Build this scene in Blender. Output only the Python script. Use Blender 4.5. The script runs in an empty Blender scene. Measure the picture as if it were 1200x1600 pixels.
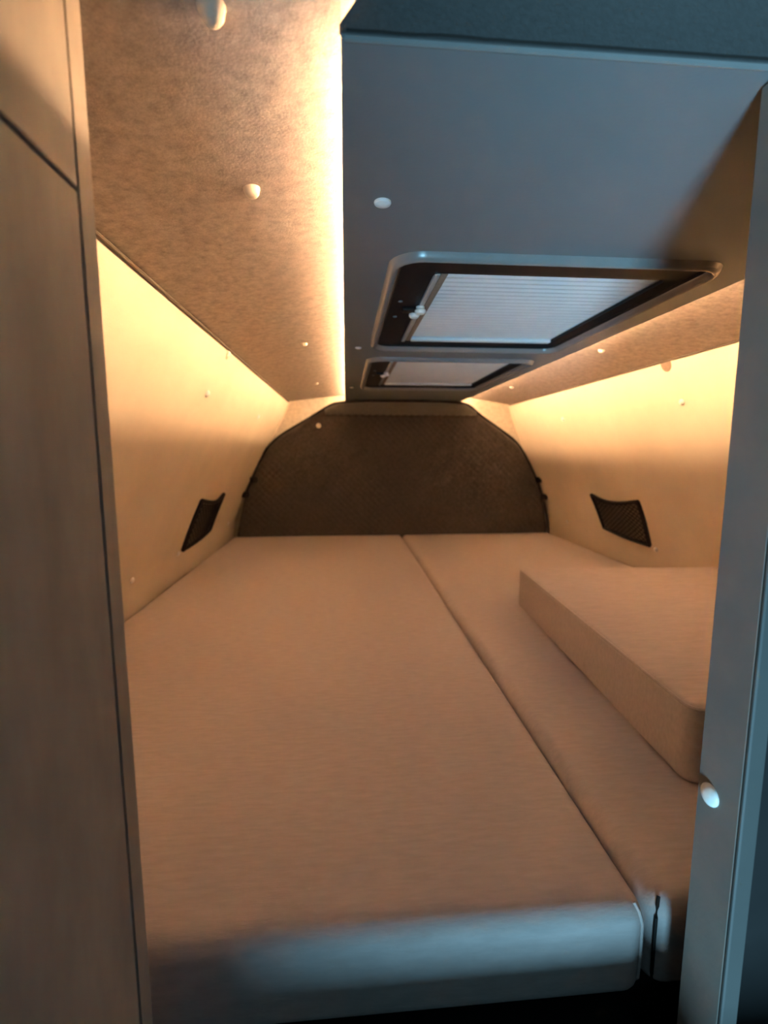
import bpy, bmesh, math, random
from mathutils import Vector, Matrix

# ------------------------------------------------------------------ camera, light, exposure
# Working frame: metres, X right, Y forward into the sleeping berth, Z measured from
# the camera's eye height; the eye stands H above the floor.
H = 1.36
scene = bpy.context.scene
col = scene.collection

cam_data = bpy.data.cameras.new('camera')
cam = bpy.data.objects.new('camera', cam_data)
col.objects.link(cam)
cam.location = (0, 0, H)
cam.rotation_euler = (math.radians(90 - 7.28), 0, math.radians(-4.62))
cam_data.sensor_fit = 'VERTICAL'
cam_data.sensor_height = 36.0
cam_data.lens = 742.0 / 1600.0 * 36.0
cam_data.clip_start = 0.01
cam_data.dof.use_dof = True
cam_data.dof.focus_distance = 0.5
cam_data.dof.aperture_fstop = 5.0
scene.camera = cam

world = bpy.data.worlds.new('world')
scene.world = world
world.use_nodes = True
bg = world.node_tree.nodes['Background']
bg.inputs['Color'].default_value = (0.55, 0.72, 1.0, 1)
bg.inputs['Strength'].default_value = 0.06

# daylight coming in through the low entry door behind the camera
day = bpy.data.lights.new('door_daylight', 'AREA')
day.shape = 'RECTANGLE'
day.size = 0.26
day.size_y = 0.44
day.energy = 66.0
day.color = (0.32, 0.72, 1.0)
day_o = bpy.data.objects.new('door_daylight', day)
col.objects.link(day_o)
day_o.location = (-0.285, -1.16, H - 1.14)
day_o.rotation_euler = (Vector((0.24, 1.7, 1.30))).to_track_quat('-Z', 'Y').to_euler()

LED_STRENGTH = 450.0
LED_COLOR = (1.0, 0.62, 0.33)

scene.view_settings.view_transform = 'Standard'
scene.view_settings.look = 'None'
scene.view_settings.exposure = 0.0
scene.view_settings.gamma = 1.0
scene.view_settings.use_curve_mapping = False
scene.cycles.use_denoising = True
scene.cycles.max_bounces = 10
scene.cycles.diffuse_bounces = 8
scene.cycles.sample_clamp_indirect = 0.0

# ------------------------------------------------------------------ materials
MATS = {}
def mat(name, color, rough=0.6, var=0.0, vscale=30.0, bump=0.0, bscale=200.0,
        stretch=(1, 1, 1), metallic=0.0, spec=0.4, sheen=0.0, detail=4.0, emission=None, vstretch=(1, 1, 1),
        bdist=0.002, vrough=0.6):
    m = bpy.data.materials.new(name)
    m.use_nodes = True
    nt = m.node_tree
    p = nt.nodes['Principled BSDF']
    p.inputs['Roughness'].default_value = rough
    p.inputs['Metallic'].default_value = metallic
    p.inputs['Specular IOR Level'].default_value = spec
    if sheen:
        p.inputs['Sheen Weight'].default_value = sheen
        p.inputs['Sheen Roughness'].default_value = 0.5
    c = (*color, 1)
    p.inputs['Base Color'].default_value = c
    geo = nt.nodes.new('ShaderNodeNewGeometry')
    if var:
        mp = nt.nodes.new('ShaderNodeMapping')
        mp.inputs['Scale'].default_value = vstretch
        nt.links.new(geo.outputs['Position'], mp.inputs['Vector'])
        n = nt.nodes.new('ShaderNodeTexNoise')
        n.inputs['Scale'].default_value = vscale
        n.inputs['Detail'].default_value = detail
        n.inputs['Roughness'].default_value = vrough
        nt.links.new(mp.outputs['Vector'], n.inputs['Vector'])
        r = nt.nodes.new('ShaderNodeValToRGB')
        r.color_ramp.elements[0].position = 0.32
        r.color_ramp.elements[1].position = 0.68
        r.color_ramp.elements[0].color = tuple(v * (1 - var) for v in color) + (1,)
        r.color_ramp.elements[1].color = tuple(min(1, v * (1 + var)) for v in color) + (1,)
        nt.links.new(n.outputs['Fac'], r.inputs['Fac'])
        nt.links.new(r.outputs['Color'], p.inputs['Base Color'])
    if bump:
        mp = nt.nodes.new('ShaderNodeMapping')
        mp.inputs['Scale'].default_value = stretch
        nt.links.new(geo.outputs['Position'], mp.inputs['Vector'])
        n = nt.nodes.new('ShaderNodeTexNoise')
        n.inputs['Scale'].default_value = bscale
        n.inputs['Detail'].default_value = 3.0
        nt.links.new(mp.outputs['Vector'], n.inputs['Vector'])
        b = nt.nodes.new('ShaderNodeBump')
        b.inputs['Strength'].default_value = bump
        b.inputs['Distance'].default_value = bdist
        nt.links.new(n.outputs['Fac'], b.inputs['Height'])
        nt.links.new(b.outputs['Normal'], p.inputs['Normal'])
    if emission:
        p.inputs['Emission Color'].default_value = (*emission[0], 1)
        p.inputs['Emission Strength'].default_value = emission[1]
    MATS[name] = m
    return m

mat('wall_liner', (0.70, 0.61, 0.49), rough=0.75, var=0.05, vscale=5, bump=0.15, bscale=500, spec=0.15)
mat('ceiling_felt', (0.48, 0.42, 0.37), rough=0.95, var=0.36, vscale=70, bump=0.10, bscale=420, spec=0.0,
     detail=10, bdist=0.003, vrough=0.82)
mat('back_quilt', (0.50, 0.44, 0.36), rough=0.9, var=0.12, vscale=60, bump=0.4, bscale=120, spec=0.1)
mat('headboard_fabric', (0.095, 0.080, 0.070), rough=0.8, var=0.15, vscale=90, bump=0.2, bscale=300, spec=0.25)
mat('panel_grey', (0.165, 0.19, 0.20), rough=0.5, var=0.04, vscale=6, bump=0.06, bscale=300, spec=0.35)
mat('leatherette_grey', (0.066, 0.066, 0.066), rough=0.5, var=0.10, vscale=260, bump=0.5, bscale=330, spec=0.5)
mat('mattress_fabric', (0.62, 0.545, 0.52), rough=0.9, var=0.07, vscale=120, bump=0.15, bscale=420,
    stretch=(0.3, 1.5, 1), spec=0.1, vstretch=(0.3, 1.6, 1))
mat('cabinet_laminate', (0.36, 0.31, 0.26), rough=0.55, var=0.16, vscale=14, bump=0.08, bscale=120, spec=0.3,
    vstretch=(1, 1.6, 0.5))
mat('dark_laminate', (0.06, 0.055, 0.05), rough=0.6, var=0.1, vscale=14)
mat('post_laminate', (0.185, 0.160, 0.137), rough=0.6, var=0.08, vscale=16, bump=0.1, bscale=220, spec=0.3)
mat('edge_band', (0.09, 0.09, 0.085), rough=0.5, var=0.05, vscale=20)
mat('seam_dark', (0.015, 0.012, 0.010), rough=0.8)
mat('piping_brown', (0.11, 0.085, 0.06), rough=0.8, var=0.1, vscale=90)
mat('base_board', (0.012, 0.011, 0.011), rough=0.7, var=0.2, vscale=20)
mat('black_plastic', (0.008, 0.008, 0.009), rough=0.55, var=0.1, vscale=60, spec=0.2)
mat('rim_plastic', (0.22, 0.215, 0.21), rough=0.25, var=0.04, vscale=40, spec=0.5)
mat('blind_fabric', (0.66, 0.74, 0.77), rough=0.6, var=0.03, vscale=30, bump=0.06, bscale=300, spec=0.25)
mat('bar_metal', (0.55, 0.55, 0.54), rough=0.35, metallic=0.5, var=0.05, vscale=80)
mat('cap_white', (0.90, 0.88, 0.85), rough=0.35, var=0.03, vscale=200)
mat('cap_beige', (0.70, 0.62, 0.50), rough=0.45, var=0.05, vscale=200)
mat('clip_brown', (0.24, 0.17, 0.12), rough=0.6, var=0.1, vscale=200)
mat('lit_band_grey', (0.17, 0.165, 0.16), rough=0.6, var=0.08, vscale=60, bump=0.1, bscale=300)
mat('gauze_brown', (0.20, 0.155, 0.115), rough=0.9, var=0.2, vscale=120)
mat('net_black', (0.022, 0.017, 0.013), rough=0.85, var=0.15, vscale=150)
mat('floor_vinyl', (0.10, 0.09, 0.08), rough=0.6, var=0.2, vscale=12)
mat('led_warm', LED_COLOR, rough=0.5, emission=(LED_COLOR, LED_STRENGTH))
gl = mat('window_glass', (0.8, 0.85, 0.88), rough=0.05)
gl.node_tree.nodes['Principled BSDF'].inputs['Transmission Weight'].default_value = 1.0

# ------------------------------------------------------------------ object helpers
def finish(name, bm, material, parent=None, smooth=False, angle=40):
    """link the bmesh (camera-height frame) as one mesh object standing in the world"""
    bmesh.ops.recalc_face_normals(bm, faces=bm.faces[:])
    vs = [v.co for v in bm.verts]
    if parent is None:
        base = Vector(((min(v.x for v in vs) + max(v.x for v in vs)) / 2,
                       (min(v.y for v in vs) + max(v.y for v in vs)) / 2, min(v.z for v in vs) + H))
    else:
        p = parent
        base = Vector((0, 0, 0))
        while p is not None:
            base += p.location
            p = p.parent
    for v in bm.verts:
        v.co = v.co + Vector((0, 0, H)) - base
    me = bpy.data.meshes.new(name)
    bm.to_mesh(me)
    bm.free()
    me.materials.append(MATS[material])
    if smooth:
        for f in me.polygons:
            f.use_smooth = True
        me.set_sharp_from_angle(angle=math.radians(angle))
    o = bpy.data.objects.new(name, me)
    col.objects.link(o)
    if parent is None:
        o.location = base
    else:
        o.parent = parent
    return o

def tag(o, label, cat, group=None, kind=None):
    o['label'] = label
    o['category'] = cat
    if group:
        o['group'] = group
    if kind:
        o['kind'] = kind
    return o

def thing(name, label, cat, loc, group=None, kind=None):
    o = bpy.data.objects.new(name, None)
    o.empty_display_size = 0.05
    col.objects.link(o)
    o.location = (loc[0], loc[1], loc[2] + H)
    return tag(o, label, cat, group, kind)

def box(bm, x0, x1, y0, y1, z0, z1, bev=0.0, seg=2):
    v = [bm.verts.new((x, y, z)) for x in (x0, x1) for y in (y0, y1) for z in (z0, z1)]
    fs = [(0, 1, 3, 2), (4, 6, 7, 5), (0, 4, 5, 1), (2, 3, 7, 6), (0, 2, 6, 4), (1, 5, 7, 3)]
    faces = [bm.faces.new([v[i] for i in f]) for f in fs]
    if bev:
        edges = list({e for f in faces for e in f.edges})
        bmesh.ops.bevel(bm, geom=edges, offset=bev, segments=seg, affect='EDGES', profile=0.5)

def prism(bm, pts, y0, y1):
    """closed XZ outline extruded along Y"""
    a = [bm.verts.new((x, y0, z)) for x, z in pts]
    b = [bm.verts.new((x, y1, z)) for x, z in pts]
    n = len(pts)
    bm.faces.new(a)
    bm.faces.new(b[::-1])
    for i in range(n):
        bm.faces.new((a[i], b[i], b[(i + 1) % n], a[(i + 1) % n]))

def sheet(bm, pts, out, y0, y1, ny=1):
    """open XZ outline with thickness towards 'out' (list of outer points), extruded along Y"""
    ys = [y0 + (y1 - y0) * i / ny for i in range(ny + 1)]
    A = [[bm.verts.new((x, y, z)) for x, z in pts] for y in ys]
    B = [[bm.verts.new((x, y, z)) for x, z in out] for y in ys]
    n = len(pts)
    for j in range(ny):
        for i in range(n - 1):
            bm.faces.new((A[j][i], A[j][i + 1], A[j + 1][i + 1], A[j + 1][i]))
            bm.faces.new((B[j][i], B[j + 1][i], B[j + 1][i + 1], B[j][i + 1]))
        for i in (0, n - 1):
            bm.faces.new((A[j][i], A[j + 1][i], B[j + 1][i], B[j][i]))
    for j in (0, ny):
        for i in range(n - 1):
            bm.faces.new((A[j][i], B[j][i], B[j][i + 1], A[j][i + 1]))

def tube(bm, pts, r, seg=8, closed=False):
    pts = [Vector(p) for p in pts]
    n = len(pts)
    rings = []
    for i, p in enumerate(pts):
        a = pts[(i - 1) % n] if (closed or i > 0) else p
        b = pts[(i + 1) % n] if (closed or i < n - 1) else p
        t = (b - a).normalized()
        u = t.cross(Vector((0, 0, 1)))
        if u.length < 0.2:
            u = t.cross(Vector((1, 0, 0)))
        u.normalize()
        w = t.cross(u)
        rings.append([bm.verts.new(p + r * (math.cos(q) * u + math.sin(q) * w))
                      for q in (2 * math.pi * k / seg for k in range(seg))])
    m = n if closed else n - 1
    for i in range(m):
        a, b = rings[i], rings[(i + 1) % n]
        for k in range(seg):
            bm.faces.new((a[k], a[(k + 1) % seg], b[(k + 1) % seg], b[k]))
    if not closed:
        bm.faces.new(rings[0])
        bm.faces.new(rings[-1][::-1])

def lathe(bm, prof, center, normal, seg=16):
    """(radius, height) profile turned about 'normal'"""
    q = Vector(normal).normalized().to_track_quat('Z', 'Y').to_matrix()
    c = Vector(center)
    rings = []
    for r, h in prof:
        if r < 1e-6:
            rings.append([bm.verts.new(c + q @ Vector((0, 0, h)))])
        else:
            rings.append([bm.verts.new(c + q @ Vector((r * math.cos(2 * math.pi * k / seg),
                                                       r * math.sin(2 * math.pi * k / seg), h))) for k in range(seg)])
    for a, b in zip(rings, rings[1:]):
        for k in range(seg):
            k2 = (k + 1) % seg
            if len(b) == 1:
                bm.faces.new((a[k], a[k2], b[0]))
            else:
                bm.faces.new((a[k], a[k2], b[k2], b[k]))
    bm.faces.new(rings[0][::-1])

def cap(name, parent, center, normal, r=0.009, h=0.005, material='cap_white'):
    """domed screw cap with a small flange"""
    bm = bmesh.new()
    prof = [(r, -0.001), (r, 0.0012), (r * 0.93, 0.0022), (r * 0.80, h * 0.62), (r * 0.55, h * 0.88), (r * 0.25, h * 0.98), (0, h)]
    lathe(bm, prof, center, normal, 20)
    return finish(name, bm, material, parent, smooth=True, angle=60)

def rounded_plan(w, d, rad, seg=6):
    """rounded rectangle corners: list of (centre, radius, angles); rad = (near-left, near-right, far-right, far-left)"""
    x, y = w / 2, d / 2
    cs = [(-x + rad[0], -y + rad[0], rad[0], 180), (x - rad[1], -y + rad[1], rad[1], 270),
          (x - rad[2], y - rad[2], rad[2], 0), (-x + rad[3], y - rad[3], rad[3], 90)]
    def ring(inset):
        out = []
        for cx, cy, r, a0 in cs:
            rr = max(r - inset, 0.0005)
            # keep straight sides inset too
            ox = cx + (r - rr - inset) * (-1 if cx < 0 else 1)
            oy = cy + (r - rr - inset) * (-1 if cy < 0 else 1)
            for k in range(seg + 1):
                t = math.radians(a0 + 90 * k / seg)
                out.append((ox + rr * math.cos(t), oy + rr * math.sin(t)))
        return out
    return ring

def cushion(bm, cx, cy, w, d, z0, z1, rad, er_top, er_bot, rot=0.0, crown=0.0):
    ring = rounded_plan(w, d, rad)
    prof = []
    for k in range(6):
        t = math.pi / 2 * k / 5
        prof.append((er_bot * (1 - math.sin(t)), z0 + er_bot * (1 - math.cos(t))))
    for k in range(7):
        t = math.pi / 2 * k / 6
        prof.append((er_top * (1 - math.cos(t)), z1 - er_top * (1 - math.sin(t))))
    c, s = math.cos(rot), math.sin(rot)
    rings = []
    for inset, z in prof:
        rings.append([bm.verts.new((cx + c * x - s * y, cy + s * x + c * y, z)) for x, y in ring(inset)])
    n = len(rings[0])
    for a, b in zip(rings, rings[1:]):
        for k in range(n):
            bm.faces.new((a[k], a[(k + 1) % n], b[(k + 1) % n], b[k]))
    bm.faces.new(rings[0][::-1])
    bm.faces.new(rings[-1])

def spline(pts, sub=4):
    out = []
    n = len(pts)
    for i in range(n - 1):
        p0, p1, p2, p3 = pts[max(i - 1, 0)], pts[i], pts[i + 1], pts[min(i + 2, n - 1)]
        for k in range(sub):
            t = k / sub
            out.append(tuple(0.5 * (2 * b + (c - a) * t + (2 * a - 5 * b + 4 * c - d) * t * t + (3 * b - a - 3 * c + d) * t ** 3)
                             for a, b, c, d in zip(p0, p1, p2, p3)))
    out.append(pts[-1])
    return out

# ------------------------------------------------------------------ the shell
YB = -1.32          # entry end
YF = 2.37           # end wall of the berth
FLOOR = -H
WL_UP = spline([(-0.545, -0.335), (-0.488, -0.2), (-0.412, -0.045), (-0.345, 0.08), (-0.30, 0.167), (-0.27, 0.238)], 4)
WR_UP = spline([(1.04, -0.335), (0.995, -0.2), (0.925, -0.045), (0.875, 0.08), (0.842, 0.167), (0.82, 0.23)], 4)
WL = [(-0.562, FLOOR), (-0.556, -0.41)] + WL_UP
WR = [(1.056, FLOOR), (1.05, -0.41)] + WR_UP

bm = bmesh.new()
box(bm, -0.62, 1.12, YB - 0.02, YF + 0.03, FLOOR - 0.03, FLOOR)
tag(finish('floor', bm, 'floor_vinyl'), 'dark vinyl floor under the raised bed platform', 'floor', kind='structure')

bm = bmesh.new()
sheet(bm, WL, [(x - 0.02, z) for x, z in WL], 0.30, YF)
wall_left = tag(finish('wall_left', bm, 'wall_liner', smooth=True, angle=25),
                'cream lined side wall leaning inward beside the wide mattress', 'wall', kind='structure')
bm = bmesh.new()
sheet(bm, WR, [(x + 0.02, z) for x, z in WR], 0.30, YF)
wall_right = tag(finish('wall_right', bm, 'wall_liner', smooth=True, angle=25),
                 'cream lined side wall leaning inward behind the loose seat cushion', 'wall', kind='structure')

for nm, prof, d, lb in (('wall_passage_left', WL, -0.02, 'dark laminate passage wall behind the tall cabinet'),
                        ('wall_passage_right', WR, 0.02, 'dark laminate passage wall in front of the partition')):
    bm = bmesh.new()
    sheet(bm, prof, [(x + d, z) for x, z in prof], YB, 0.30)
    tag(finish(nm, bm, 'dark_laminate', smooth=True, angle=25), lb, 'wall', kind='structure')

CE = [(-0.30, 0.2355), (-0.265, 0.2395), (-0.13, 0.2565), (0.0, 0.272), (0.03, 0.289), (0.54, 0.289), (0.57, 0.272), (0.70, 0.2515), (0.815, 0.2315), (0.85, 0.226)]
bm = bmesh.new()
sheet(bm, CE, [(x, z + 0.025) for x, z in CE], 0.27, YF)
ceiling = tag(finish('ceiling', bm, 'ceiling_felt'), 'mottled brown felt ceiling lining around the grey ceiling panel', 'ceiling', kind='structure')

bm = bmesh.new()
sheet(bm, CE, [(x, z + 0.025) for x, z in CE], YB, 0.27)
tag(finish('ceiling_passage', bm, 'dark_laminate'), 'dark laminate ceiling over the passage in front of the berth', 'ceiling', kind='structure')

bm = bmesh.new()
box(bm, -0.60, 1.10, YF, YF + 0.02, FLOOR, 0.30)
wall_back = tag(finish('wall_back', bm, 'back_quilt'), 'pale fabric end wall behind the dark quilted headboard', 'wall', kind='structure')

# entry end with the low door opening the daylight comes through
bm = bmesh.new()
dx0, dx1, dz1 = -0.50, 0.10, -0.40
box(bm, -0.60, dx0, YB - 0.02, YB, FLOOR, 0.30)
box(bm, dx1, 1.10, YB - 0.02, YB, FLOOR, 0.30)
box(bm, dx0, dx1, YB - 0.02, YB, dz1, 0.30)
tag(finish('wall_front', bm, 'dark_laminate'), 'entry wall with open low doorway facing the bed end', 'wall', kind='structure')

# piping along the ceiling seams and end wall corners
for sx, (x, z) in (('l', (-0.268, 0.236)), ('r', (0.819, 0.2285))):
    bm = bmesh.new()
    tube(bm, [(x, 0.32, z), (x, YF, z)], 0.0028, 8)
    finish('seam_piping', bm, 'piping_brown', ceiling, smooth=True)
for par, prof, d in ((wall_left, WL_UP, 0.003), (wall_right, WR_UP, -0.003)):
    bm = bmesh.new()
    tube(bm, [(x + d, YF - 0.004, z) for x, z in prof[2:]], 0.0035, 8)
    finish('corner_piping', bm, 'cap_beige' if d < 0 else 'wall_liner', par, smooth=True)

# screw caps on the linings
def wall_normal(prof, z, sign):
    for (x0, z0), (x1, z1) in zip(prof, prof[1:]):
        if z0 <= z <= z1:
            n = Vector((z1 - z0, 0, -(x1 - x0))) * sign
            t = (z - z0) / (z1 - z0)
            return x0 + (x1 - x0) * t, n.normalized()
for y, z in ((1.211, -0.322), (1.552, -0.327), (2.21, -0.327), (1.153, 0.132), (1.817, 0.127), (0.50, 0.132), (0.62, -0.322)):
    x, n = wall_normal(WL, z, 1)
    cap('screw_cap', wall_left, (x, y, z), n, 0.0088, 0.006)
for y, z in ((1.487, -0.327), (2.13, -0.327), (1.172, 0.125), (1.841, 0.126), (0.55, 0.128)):
    x, n = wall_normal(WR, z, -1)
    cap('screw_cap', wall_right, (x, y, z), n, 0.0085, 0.006)
def ceil_z(x):
    for (x0, z0), (x1, z1) in zip(CE, CE[1:]):
        if x0 <= x <= x1:
            return z0 + (z1 - z0) * (x - x0) / (x1 - x0), Vector((z1 - z0, 0, -(x1 - x0))).normalized()
for x, y, hh in ((-0.077, 0.326, 0.010), (-0.091, 0.522, 0.009), (-0.097, 1.209, 0.007), (-0.109, 1.882, 0.007),
                 (0.66, 1.216, 0.007), (0.669, 1.906, 0.007)):
    z, n = ceil_z(x)
    cap('screw_cap', ceiling, (x, y, z), n, 0.0085, hh, 'cap_beige')
# fabric-covered retaining buttons pinching the seam between ceiling and walls
x, n = wall_normal(WL, 0.226, 1)
cap('seam_button', ceiling, (x - 0.001, 1.186, 0.228), n, 0.013, 0.007, 'cap_beige')
x, n = wall_normal(WR, 0.222, -1)
cap('seam_button', ceiling, (x + 0.001, 1.195, 0.222), n, 0.020, 0.004, 'clip_brown')
x, n = wall_normal(WR, 0.224, -1)
cap('seam_button', ceiling, (x + 0.001, 1.77, 0.224), n, 0.012, 0.004, 'cap_beige')

# ------------------------------------------------------------------ dropped ceiling panel with its two roof windows
PZ = 0.243
PX0, PX1, PY0, PY1 = 0.0, 0.569, 0.316, 2.352
WIN = [(0.058, 0.512, 0.610, 1.160), (0.058, 0.520, 1.272, 1.880)]
panel = thing('ceiling_panel', 'blue-grey dropped ceiling panel holding the two roof windows', 'panel', (0.285, 1.33, PZ))
xs = [PX0, 0.070, 0.502, PX1]
bm = bmesh.new()
def hole_slab(bm, xs, ys, holes, z0, z1):
    vt = {}
    def V(i, j, z):
        if (i, j, z) not in vt:
            vt[(i, j, z)] = bm.verts.new((xs[i], ys[j], z))
        return vt[(i, j, z)]
    cells = {(i, j) for i in range(len(xs) - 1) for j in range(len(ys) - 1)} - set(holes)
    for i, j in cells:
        bm.faces.new((V(i, j, z0), V(i, j + 1, z0), V(i + 1, j + 1, z0), V(i + 1, j, z0)))
        bm.faces.new((V(i, j, z1), V(i + 1, j, z1), V(i + 1, j + 1, z1), V(i, j + 1, z1)))
        for (di, dj, a, b) in ((-1, 0, (i, j), (i, j + 1)), (1, 0, (i + 1, j + 1), (i + 1, j)),
                               (0, -1, (i + 1, j), (i, j)), (0, 1, (i, j + 1), (i + 1, j + 1))):
            if (i + di, j + dj) not in cells:
                bm.faces.new((V(*a, z0), V(*b, z0), V(*b, z1), V(*a, z1)))
ys = [PY0, WIN[0][2] + 0.016, WIN[0][3] - 0.016, WIN[1][2] + 0.016, WIN[1][3] - 0.016, PY1]
hole_slab(bm, xs, ys, [(1, 1), (1, 3)], PZ, PZ + 0.006)
finish('soffit_board', bm, 'panel_grey', panel)
# set-back core that leaves the light gap along both long sides
bm = bmesh.new()
box(bm, 0.0328, 0.0528, PY0 + 0.004, PY1, PZ + 0.0062, 0.2885)
finish('side_batten', bm, 'cap_white', panel)
bm = bmesh.new()
box(bm, 0.524, 0.544, PY0 + 0.004, PY1, PZ + 0.0062, 0.2885)
finish('side_batten', bm, 'cap_white', panel)
# grained fascia closing the front end, lower corner cut back on the slant
bm = bmesh.new()
prism(bm, [(0.001, 0.2455), (-0.001, 0.2475), (0.029, 0.2885), (0.541, 0.2885), (0.569, 0.2475), (0.567, 0.2455)], PY0 - 0.0035, PY0 + 0.003)
finish('fascia', bm, 'leatherette_grey', panel)
# rounded welt under the fascia
bm = bmesh.new()
tube(bm, [(0.002, PY0 + 0.001, PZ + 0.0012), (0.567, PY0 + 0.001, PZ + 0.0012)], 0.0022, 8)
finish('front_welt', bm, 'rim_plastic', panel, smooth=True)
bm = bmesh.new()
random.seed(4)
tube(bm, [(0.003 + 0.56 * i / 60, PY0 - 0.0035, 0.2454 + random.uniform(-0.0005, 0.0005) * (1.0 if i < 12 else 0.2)) for i in range(61)], 0.0007, 5)
finish('fascia_seam', bm, 'seam_dark', panel)
for x, y in ((0.039, 0.50), (0.033, 1.162), (0.026, 1.864), (0.126, 2.31), (0.42, 2.315)):
    cap('screw_cap', panel, (x, y, PZ), (0, 0, -1), 0.0085 if y < 1 else 0.0075, 0.004)

def led_strip(x, label):
    bm = bmesh.new()
    box(bm, x - 0.0010, x + 0.0010, PY0 + 0.03, PY1 - 0.01, 0.2658, 0.2678)
    return tag(finish('led_strip', bm, 'led_warm'), label, 'light strip', 'light strips along the ceiling panel')
led_strip(0.0314, 'warm glowing light strip tucked along ceiling panel edge over wide mattress')
led_strip(0.5458, 'warm glowing light strip tucked along ceiling panel edge over seat cushion')

def ring_rect(x0, x1, y0, y1, r, inset, seg=6):
    ring = rounded_plan(x1 - x0, y1 - y0, (r, r, r, r), seg)(inset)
    cx, cy = (x0 + x1) / 2, (y0 + y1) / 2
    return [(cx + a, cy + b) for a, b in ring]

def loft(bm, rings, close=False):
    R = [[bm.verts.new(p) for p in r] for r in rings]
    n = len(R[0])
    for a, b in zip(R, R[1:]):
        for k in range(n):
            bm.faces.new((a[k], a[(k + 1) % n], b[(k + 1) % n], b[k]))
    if close:
        a, b = R[-1], R[0]
        for k in range(n):
            bm.faces.new((a[k], a[(k + 1) % n], b[(k + 1) % n], b[k]))

def roof_window(name, rect, label, scale_pane):
    x0, x1, y0, y1 = rect
    w = thing(name, label, 'roof window', ((x0 + x1) / 2, (y0 + y1) / 2, PZ - 0.014), kind='structure')
    bw = 0.017
    # rounded raised rim
    prof = [(bw * k / 10, PZ + 0.0004 - 0.0105 * math.sin(math.pi * k / 10) ** 0.8) for k in range(11)]
    prof += [(bw, PZ + 0.010), (0.004, PZ + 0.002)]
    bm = bmesh.new()
    loft(bm, [[(a, b, z) for a, b in ring_rect(x0, x1, y0, y1, 0.045, ins)] for ins, z in prof], close=True)
    finish('rim', bm, 'rim_plastic', w, smooth=True, angle=50)
    # black frame, wider on the latch side and at the near end
    px0, px1, py0, py1 = x0 + 0.070, x1 - 0.038, y0 + 0.090, y1 - 0.046
    def outer(ins, z):
        return [(a, b, z) for a, b in ring_rect(x0, x1, y0, y1, 0.045, ins)]
    def inner(d, z):
        return [(a, b, z) for a, b in ring_rect(px0 - d, px1 + d, py0 - d, py1 + d, 0.012, 0.0)]
    bm = bmesh.new()
    loft(bm, [outer(bw - 0.001, PZ - 0.001), outer(bw + 0.003, PZ + 0.004), inner(0.012, PZ + 0.0055), inner(0.002, PZ + 0.0055),
              inner(0.0, PZ + 0.0065), inner(0.0, PZ + 0.012), outer(bw + 0.003, PZ + 0.012)], close=True)
    finish('frame', bm, 'black_plastic', w, smooth=True, angle=35)
    # pleated blind
    qx0, qx1, qy0, qy1 = px0, px1, py0, py1
    px0, px1, py0, py1 = px0 - 0.006, px1 + 0.006, py0 - 0.006, py1 + 0.006
    n = 46
    bm = bmesh.new()
    za = PZ + 0.0135
    top, bot = [], []
    for i in range(n + 1):
        y = py0 + (py1 - py0) * i / n
        z = za + (0.0007 if i % 2 else -0.0007)
        bot.append((bm.verts.new((px0, y, z)), bm.verts.new((px1, y, z))))
        top.append((bm.verts.new((px0, y, z + 0.001)), bm.verts.new((px1, y, z + 0.001))))
    for i in range(n):
        bm.faces.new((bot[i][0], bot[i + 1][0], bot[i + 1][1], bot[i][1]))
        bm.faces.new((top[i][0], top[i][1], top[i + 1][1], top[i + 1][0]))
        for k in (0, 1):
            bm.faces.new((bot[i][k], bot[i + 1][k], top[i + 1][k], top[i][k]))
    finish('blind', bm, 'blind_fabric', w)
    bm = bmesh.new()
    box(bm, px0, px1, py0, py1, PZ + 0.022, PZ + 0.026)
    finish('pane', bm, 'window_glass', w)
    # pull rail along one side with a double-knob latch
    bm = bmesh.new()
    box(bm, qx0 + 0.0005, qx0 + 0.0095, qy0 + 0.0005, qy1 - 0.0005, PZ + 0.004, PZ + 0.0125, 0.002, 2)
    finish('pull_rail', bm, 'bar_metal', w, smooth=True)
    bm = bmesh.new()
    box(bm, qx0 + 0.0105, qx0 + 0.021, qy0 + 0.0005, qy1 - 0.0005, PZ + 0.006, PZ + 0.0125, 0.002, 2)
    finish('guide_rail', bm, 'clip_brown', w, smooth=True)
    bm = bmesh.new()
    box(bm, qx0 + 0.022, qx1 - 0.0005, qy1 - 0.016, qy1 - 0.0005, PZ + 0.005, PZ + 0.0125, 0.002, 2)
    finish('end_rail', bm, 'blind_fabric', w, smooth=True)
    ly = y0 + (y1 - y0) * 0.46
    la = bmesh.new()
    box(la, x0 + 0.043, x0 + 0.078, ly - 0.010, ly + 0.010, PZ - 0.001, PZ + 0.006, 0.002, 2)
    lo = finish('latch', la, 'black_plastic', w, smooth=True)
    for dy, dx in ((-0.013, 0.0735), (0.012, 0.0665)):
        kb = bmesh.new()
        lathe(kb, [(0.0075, 0), (0.0075, 0.004), (0.0095, 0.006), (0.0095, 0.009), (0.007, 0.012), (0, 0.013)],
              (x0 + dx, ly + dy, PZ + 0.0045), (0, 0, -1), 16)
        finish('knob', kb, 'cap_white', lo, smooth=True)
    for dy in (-0.04, 0.05):
        kb = bmesh.new()
        lathe(kb, [(0.004, 0), (0.004, 0.001), (0.0025, 0.002), (0, 0.0022)], (x0 + 0.036, ly + dy, PZ + 0.0048), (0, 0, -1), 10)
        finish('frame_screw', kb, 'rim_plastic', w, smooth=True)
    return w
roof_window('window_1', WIN[0], 'black framed roof window with drawn pale blind near the panel fascia', 1)
roof_window('window_2', WIN[1], 'black framed roof window with drawn pale blind close to the headboard', 1)

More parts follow.
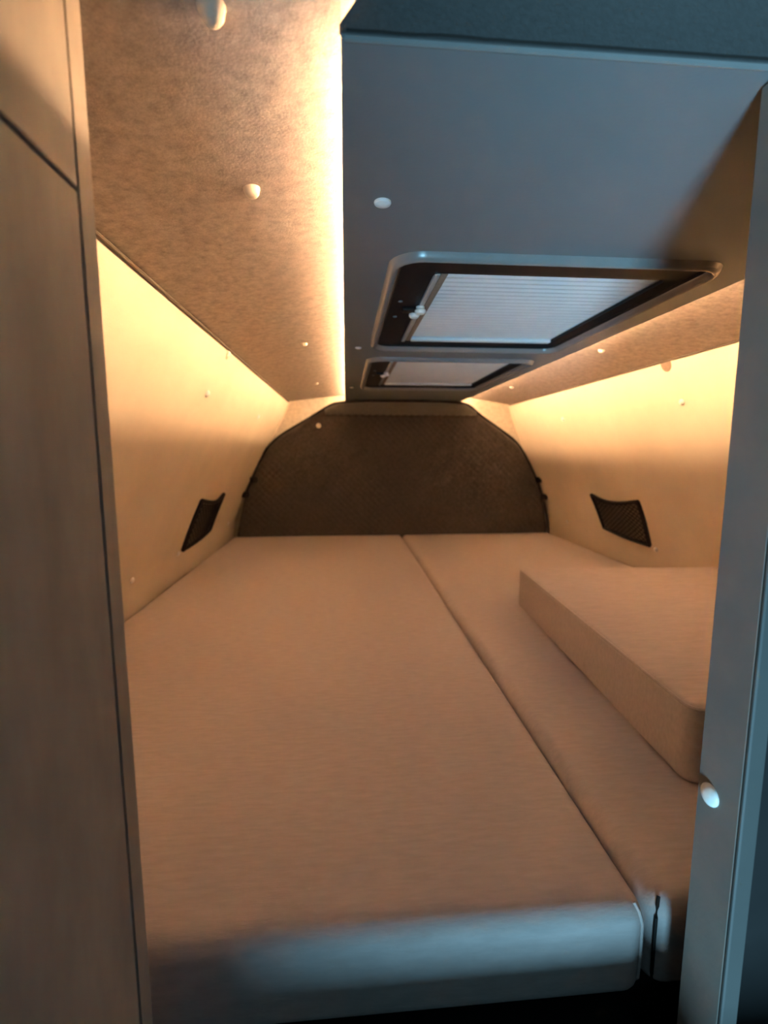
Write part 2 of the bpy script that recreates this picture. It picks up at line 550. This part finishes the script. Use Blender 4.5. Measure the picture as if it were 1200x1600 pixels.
# ------------------------------------------------------------------ headboard
HB = [(-0.535, -0.42), (-0.488, -0.214), (-0.418, -0.05), (-0.36, 0.03), (-0.303, 0.080), (-0.20, 0.142), (-0.088, 0.206), (-0.03, 0.226), (0.10, 0.2335),
      (0.45, 0.2335), (0.575, 0.226), (0.645, 0.190), (0.76, 0.115), (0.86, 0.040), (0.93, -0.07), (0.993, -0.214), (1.035, -0.42)]
def hb_top(x):
    for (x0, z0), (x1, z1) in zip(HB, HB[1:]):
        if x0 <= x <= x1:
            return z0 + (z1 - z0) * (x - x0) / (x1 - x0)
    return -0.42
head = thing('headboard', 'dark brown quilted headboard with rounded shoulders at the bed end', 'headboard', (0.25, 2.34, -0.47))
nx, nz = 300, 120
bm = bmesh.new()
hx0, hx1 = -0.533, 1.033
grid, back = [], []
for i in range(nx + 1):
    x = hx0 + (hx1 - hx0) * i / nx
    zt = max(hb_top(x), -0.40)
    colv, colb = [], []
    for j in range(nz + 1):
        s = j / nz
        z = -0.47 + (zt + 0.47) * s
        p = 0.034
        u, v = (x + z) / p, (x - z) / p
        q = (abs(math.sin(math.pi * u)) * abs(math.sin(math.pi * v))) ** 0.5
        e = min(1.0, min((1 - s) * (zt + 0.47), x - hx0, hx1 - x) / 0.02)
        y = 2.352 - 0.024 * math.sqrt(max(e, 0)) - 0.0045 * q * e
        k = max(0.0, (z - 0.165) / 0.068)
        y -= 0.065 * k ** 1.2
        colv.append(bm.verts.new((x, y, z)))
    grid.append(colv)
for i in range(nx):
    for j in range(nz):
        bm.faces.new((grid[i][j], grid[i + 1][j], grid[i + 1][j + 1], grid[i][j + 1]))
edge = [grid[i][0] for i in range(nx + 1)] + [grid[nx][j] for j in range(1, nz + 1)] + \
       [grid[i][nz] for i in range(nx - 1, -1, -1)] + [grid[0][j] for j in range(nz - 1, 0, -1)]
bk = [bm.verts.new((v.co.x, 2.366, v.co.z)) for v in edge]
m = len(edge)
for k in range(m):
    bm.faces.new((edge[k], bk[k], bk[(k + 1) % m], edge[(k + 1) % m]))
finish('quilted_pad', bm, 'headboard_fabric', head, smooth=True, angle=70)
# strip along the headboard top; its grey paints in light reflected off the panel
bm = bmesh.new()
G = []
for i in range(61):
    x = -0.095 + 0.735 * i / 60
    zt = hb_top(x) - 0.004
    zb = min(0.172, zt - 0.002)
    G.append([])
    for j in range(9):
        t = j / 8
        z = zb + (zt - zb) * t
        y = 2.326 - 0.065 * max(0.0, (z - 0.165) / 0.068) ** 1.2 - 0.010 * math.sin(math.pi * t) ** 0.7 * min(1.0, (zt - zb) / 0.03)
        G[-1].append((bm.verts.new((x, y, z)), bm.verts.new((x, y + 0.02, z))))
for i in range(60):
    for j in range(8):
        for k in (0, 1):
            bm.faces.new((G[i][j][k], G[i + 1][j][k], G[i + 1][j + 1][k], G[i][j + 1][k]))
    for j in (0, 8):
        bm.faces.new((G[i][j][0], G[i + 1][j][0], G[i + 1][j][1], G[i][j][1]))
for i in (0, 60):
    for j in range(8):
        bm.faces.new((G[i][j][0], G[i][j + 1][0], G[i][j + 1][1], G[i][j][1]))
finish('lit_band', bm, 'lit_band_grey', head, smooth=True, angle=60)
# dark welt around the outline
bm = bmesh.new()
outl = spline(HB[1:-1], 4)
tube(bm, [(x, 2.343 - 0.065 * max(0.0, (z - 0.165) / 0.068) ** 1.2, z) for x, z in outl], 0.0055, 8)
finish('welt', bm, 'net_black', head, smooth=True)
cap('screw_cap', head, (-0.126, 2.325, 0.122), (0, -1, 0), 0.012, 0.006, 'cap_beige')
# black press clips holding the headboard to both walls
for x, z, sg in ((-0.437, -0.135, 1), (-0.478, -0.207, 1), (0.972, -0.142, -1), (1.000, -0.229, -1)):
    bm = bmesh.new()
    box(bm, x - 0.016, x + 0.016, 2.300, 2.345, z - 0.013, z + 0.013, 0.004, 2)
    lathe(bm, [(0.010, 0), (0.010, 0.006), (0.006, 0.010), (0, 0.011)], (x, 2.300, z), (0, -1, 0), 14)
    finish('press_clip', bm, 'net_black', head, smooth=True)

SHADE_X0, SHADE_X1 = -0.136, 0.276
# ------------------------------------------------------------------ bed platform, mattresses, cushion
bed = thing('bed_platform', 'dark board bed platform carrying both mattresses', 'bed base', (0.25, 1.38, FLOOR))
bm = bmesh.new()
box(bm, -0.548, 1.042, 0.385, 2.345, -0.525, -0.505, 0.002, 1)
finish('deck_board', bm, 'base_board', bed)
bm = bmesh.new()
box(bm, -0.548, 1.042, 0.405, 0.423, FLOOR, -0.525, 0.001, 1)
finish('front_board', bm, 'base_board', bed)

# unseen block added before the platform to keep door daylight off the mattress front
bm = bmesh.new()
box(bm, SHADE_X0, SHADE_X1, 0.09, 0.404, FLOOR, -0.547, 0.003, 2)
finish('shade_block', bm, 'base_board', bed)

def mattress(name, label, x0, x1, y0, y1, rad):
    t = thing(name, label, 'mattress', ((x0 + x1) / 2, (y0 + y1) / 2, -0.505), 'mattresses on the bed platform')
    bm = bmesh.new()
    cushion(bm, (x0 + x1) / 2, (y0 + y1) / 2, x1 - x0, y1 - y0, -0.505, -0.41, rad, 0.020, 0.016)
    body = finish('cover', bm, 'mattress_fabric', t, smooth=True, angle=60)
    return t
m_left = mattress('mattress', 'wide taupe mattress with pale front edge beside the tall cabinet', -0.549, 0.2730, 0.360, 2.322, (0.030, 0.020, 0.022, 0.022))
m_right = mattress('mattress', 'narrower taupe mattress lying under the loose seat cushion', 0.2775, 1.034, 0.364, 2.322, (0.020, 0.024, 0.022, 0.022))
# stitched corner seams where the two covers meet at the front
for par, cx, cy, a in ((m_left, 0.2730 - 0.020, 0.380, -48), (m_right, 0.2775 + 0.020, 0.384, -132)):
    bm = bmesh.new()
    t = math.radians(a)
    r = 0.0214
    tube(bm, [(cx + (r - d) * math.cos(t), cy + (r - d) * math.sin(t), z) for d, z in
              ((0.008, -0.4135), (0.003, -0.420), (0.0004, -0.430), (0, -0.45), (0, -0.47), (0.0006, -0.487), (0.005, -0.498))], 0.0016, 6)
    finish('corner_seam', bm, 'mattress_fabric' if par is m_left else 'seam_dark', par, smooth=True)

cush = thing('seat_cushion', 'thick loose taupe seat cushion lying on the narrower mattress', 'cushion', (0.70, 0.845, -0.41))
rot = math.radians(-3.6)
cw, cd = 0.535, 0.70
near_left = Vector((0.411, 0.503))
ctr = near_left + Vector((math.cos(rot) * cw / 2 - math.sin(rot) * cd / 2, math.sin(rot) * cw / 2 + math.cos(rot) * cd / 2))
bm = bmesh.new()
cushion(bm, ctr.x, ctr.y, cw, cd, -0.4095, -0.306, (0.020, 0.020, 0.020, 0.020), 0.010, 0.012, rot)
finish('cover', bm, 'mattress_fabric', cush, smooth=True, angle=60)
bm = bmesh.new()
ring = rounded_plan(cw, cd, (0.020,) * 4)(0.002)
c, s = math.cos(rot), math.sin(rot)
tube(bm, [(ctr.x + c * a - s * b, ctr.y + s * a + c * b, -0.3095) for a, b in ring], 0.0022, 6, closed=True)
finish('piping', bm, 'mattress_fabric', cush, smooth=True)

# ------------------------------------------------------------------ net pockets on both walls
def net_pocket(prof, sign, corners, label):
    """corners (y, z): top near, top far, bottom far, bottom near"""
    t = thing('net_pocket', label, 'net pocket', (wall_normal(prof, -0.31, sign)[0], 1.70, -0.325), 'net pockets on the side walls')
    def P(u, v, off):
        a, b, c_, d = corners
        y = (a[0] * (1 - u) + b[0] * u) * (1 - v) + (d[0] * (1 - u) + c_[0] * u) * v
        z = (a[1] * (1 - u) + b[1] * u) * (1 - v) + (d[1] * (1 - u) + c_[1] * u) * v
        sag = 0.012 * math.sin(math.pi * u) * (1 - v)
        z -= sag
        x, n = wall_normal(prof, z, sign)
        bulge = 0.012 * math.sin(math.pi * u) * (1 - 0.6 * v)
        return Vector((x, y, z)) + n * (off + bulge)
    # elastic border: four tapes
    for nm, uv in (('elastic_border', [(i / 12, 0) for i in range(13)]), ('side_tape', [(1, i / 8) for i in range(9)]),
                   ('bottom_tape', [(i / 12, 1) for i in range(13)]), ('side_tape', [(0, i / 8) for i in range(9)])):
        bm = bmesh.new()
        tube(bm, [P(u, v, 0.006) for u, v in uv], 0.0068, 8)
        finish(nm, bm, 'net_black', t, smooth=True)
    bm = bmesh.new()
    N = 9
    for k in range(-N, 2 * N):
        for d in (1, -1):
            pts = []
            for i in range(17):
                u = i / 16
                v = (k / N * 1.0) + d * u * 1.25
                if 0 <= v <= 1:
                    pts.append(P(u, v, 0.006))
            if len(pts) > 2:
                tube(bm, pts, 0.0017, 4)
    o = finish('mesh_netting', bm, 'net_black', t)
    o['kind'] = 'stuff'
    # thin dark gauze behind the cords
    bm = bmesh.new()
    V = [[bm.verts.new(P(i / 10, j / 6, 0.003)) for j in range(7)] for i in range(11)]
    W = [[bm.verts.new(P(i / 10, j / 6, 0.002)) for j in range(7)] for i in range(11)]
    for i in range(10):
        for j in range(6):
            bm.faces.new((V[i][j], V[i + 1][j], V[i + 1][j + 1], V[i][j + 1]))
            bm.faces.new((W[i][j], W[i][j + 1], W[i + 1][j + 1], W[i + 1][j]))
    finish('gauze', bm, 'gauze_brown', t, smooth=True)
net_pocket(WL, 1, ((1.565, -0.155), (1.850, -0.160), (1.860, -0.298), (1.572, -0.318)), 'black net pocket on the side wall beside the wide mattress')
net_pocket(WR, -1, ((1.510, -0.165), (1.815, -0.170), (1.790, -0.300), (1.510, -0.316)), 'black net pocket on the side wall above the loose seat cushion')

# ------------------------------------------------------------------ tall cabinet beside the passage
cab = thing('tall_cabinet', 'tall brown laminate cabinet with two flush doors beside the passage', 'cabinet', (-0.33, -0.10, FLOOR))
inner = [(x + 0.006, z) for x, z in WL if z < 0.225]
CX = -0.14
bm = bmesh.new()
prism(bm, [(CX - 0.018, FLOOR + 0.002), (CX - 0.018, 0.248), (-0.262, 0.232)] + inner[::-1][:-1] + [(inner[0][0], FLOOR + 0.002)], -0.50, 0.284)
finish('carcass', bm, 'cabinet_laminate', cab)
bm = bmesh.new()
prism(bm, [(CX, FLOOR + 0.002), (CX, 0.250), (-0.262, 0.232)] + inner[::-1][:-1] + [(inner[0][0], FLOOR + 0.002)], 0.2855, 0.300)
finish('end_panel', bm, 'cabinet_laminate', cab)
bm = bmesh.new()
box(bm, CX - 0.0165, CX, -0.50, 0.2842, 0.1385, 0.2495, 0.0008, 1)
finish('door', bm, 'cabinet_laminate', cab)
bm = bmesh.new()
box(bm, CX - 0.0165, CX, -0.50, 0.2832, FLOOR + 0.06, 0.1365, 0.0008, 1)
finish('door', bm, 'cabinet_laminate', cab)

# ------------------------------------------------------------------ partition beside the passage on the cushion side
part = thing('partition', 'grey brown laminate partition post with pale front edge beside seat cushion', 'partition', (0.6, 0.315, FLOOR))
bm = bmesh.new()
box(bm, 0.280, 0.2925, 0.290, 0.330, FLOOR + 0.002, 0.2415, 0.001, 1)
finish('post', bm, 'post_laminate', part)
bm = bmesh.new()
box(bm, 0.2797, 0.2930, 0.2865, 0.290, FLOOR + 0.002, 0.2415, 0.001, 1)
finish('edge_strip', bm, 'edge_band', part)
bm = bmesh.new()
inner = [(x - 0.006, z) for x, z in WR if z < 0.21]
prism(bm, [(0.2965, FLOOR + 0.002), (0.2965, 0.2415), (0.70, 0.2415), (0.812, 0.221)] + inner[::-1][:-1] + [(inner[0][0], FLOOR + 0.002)], 0.318, 0.330)
finish('bulkhead_board', bm, 'base_board', part)
cap('screw_cap', part, (0.280, 0.3165, -0.2645), (-1, 0, 0), 0.0085, 0.0045)
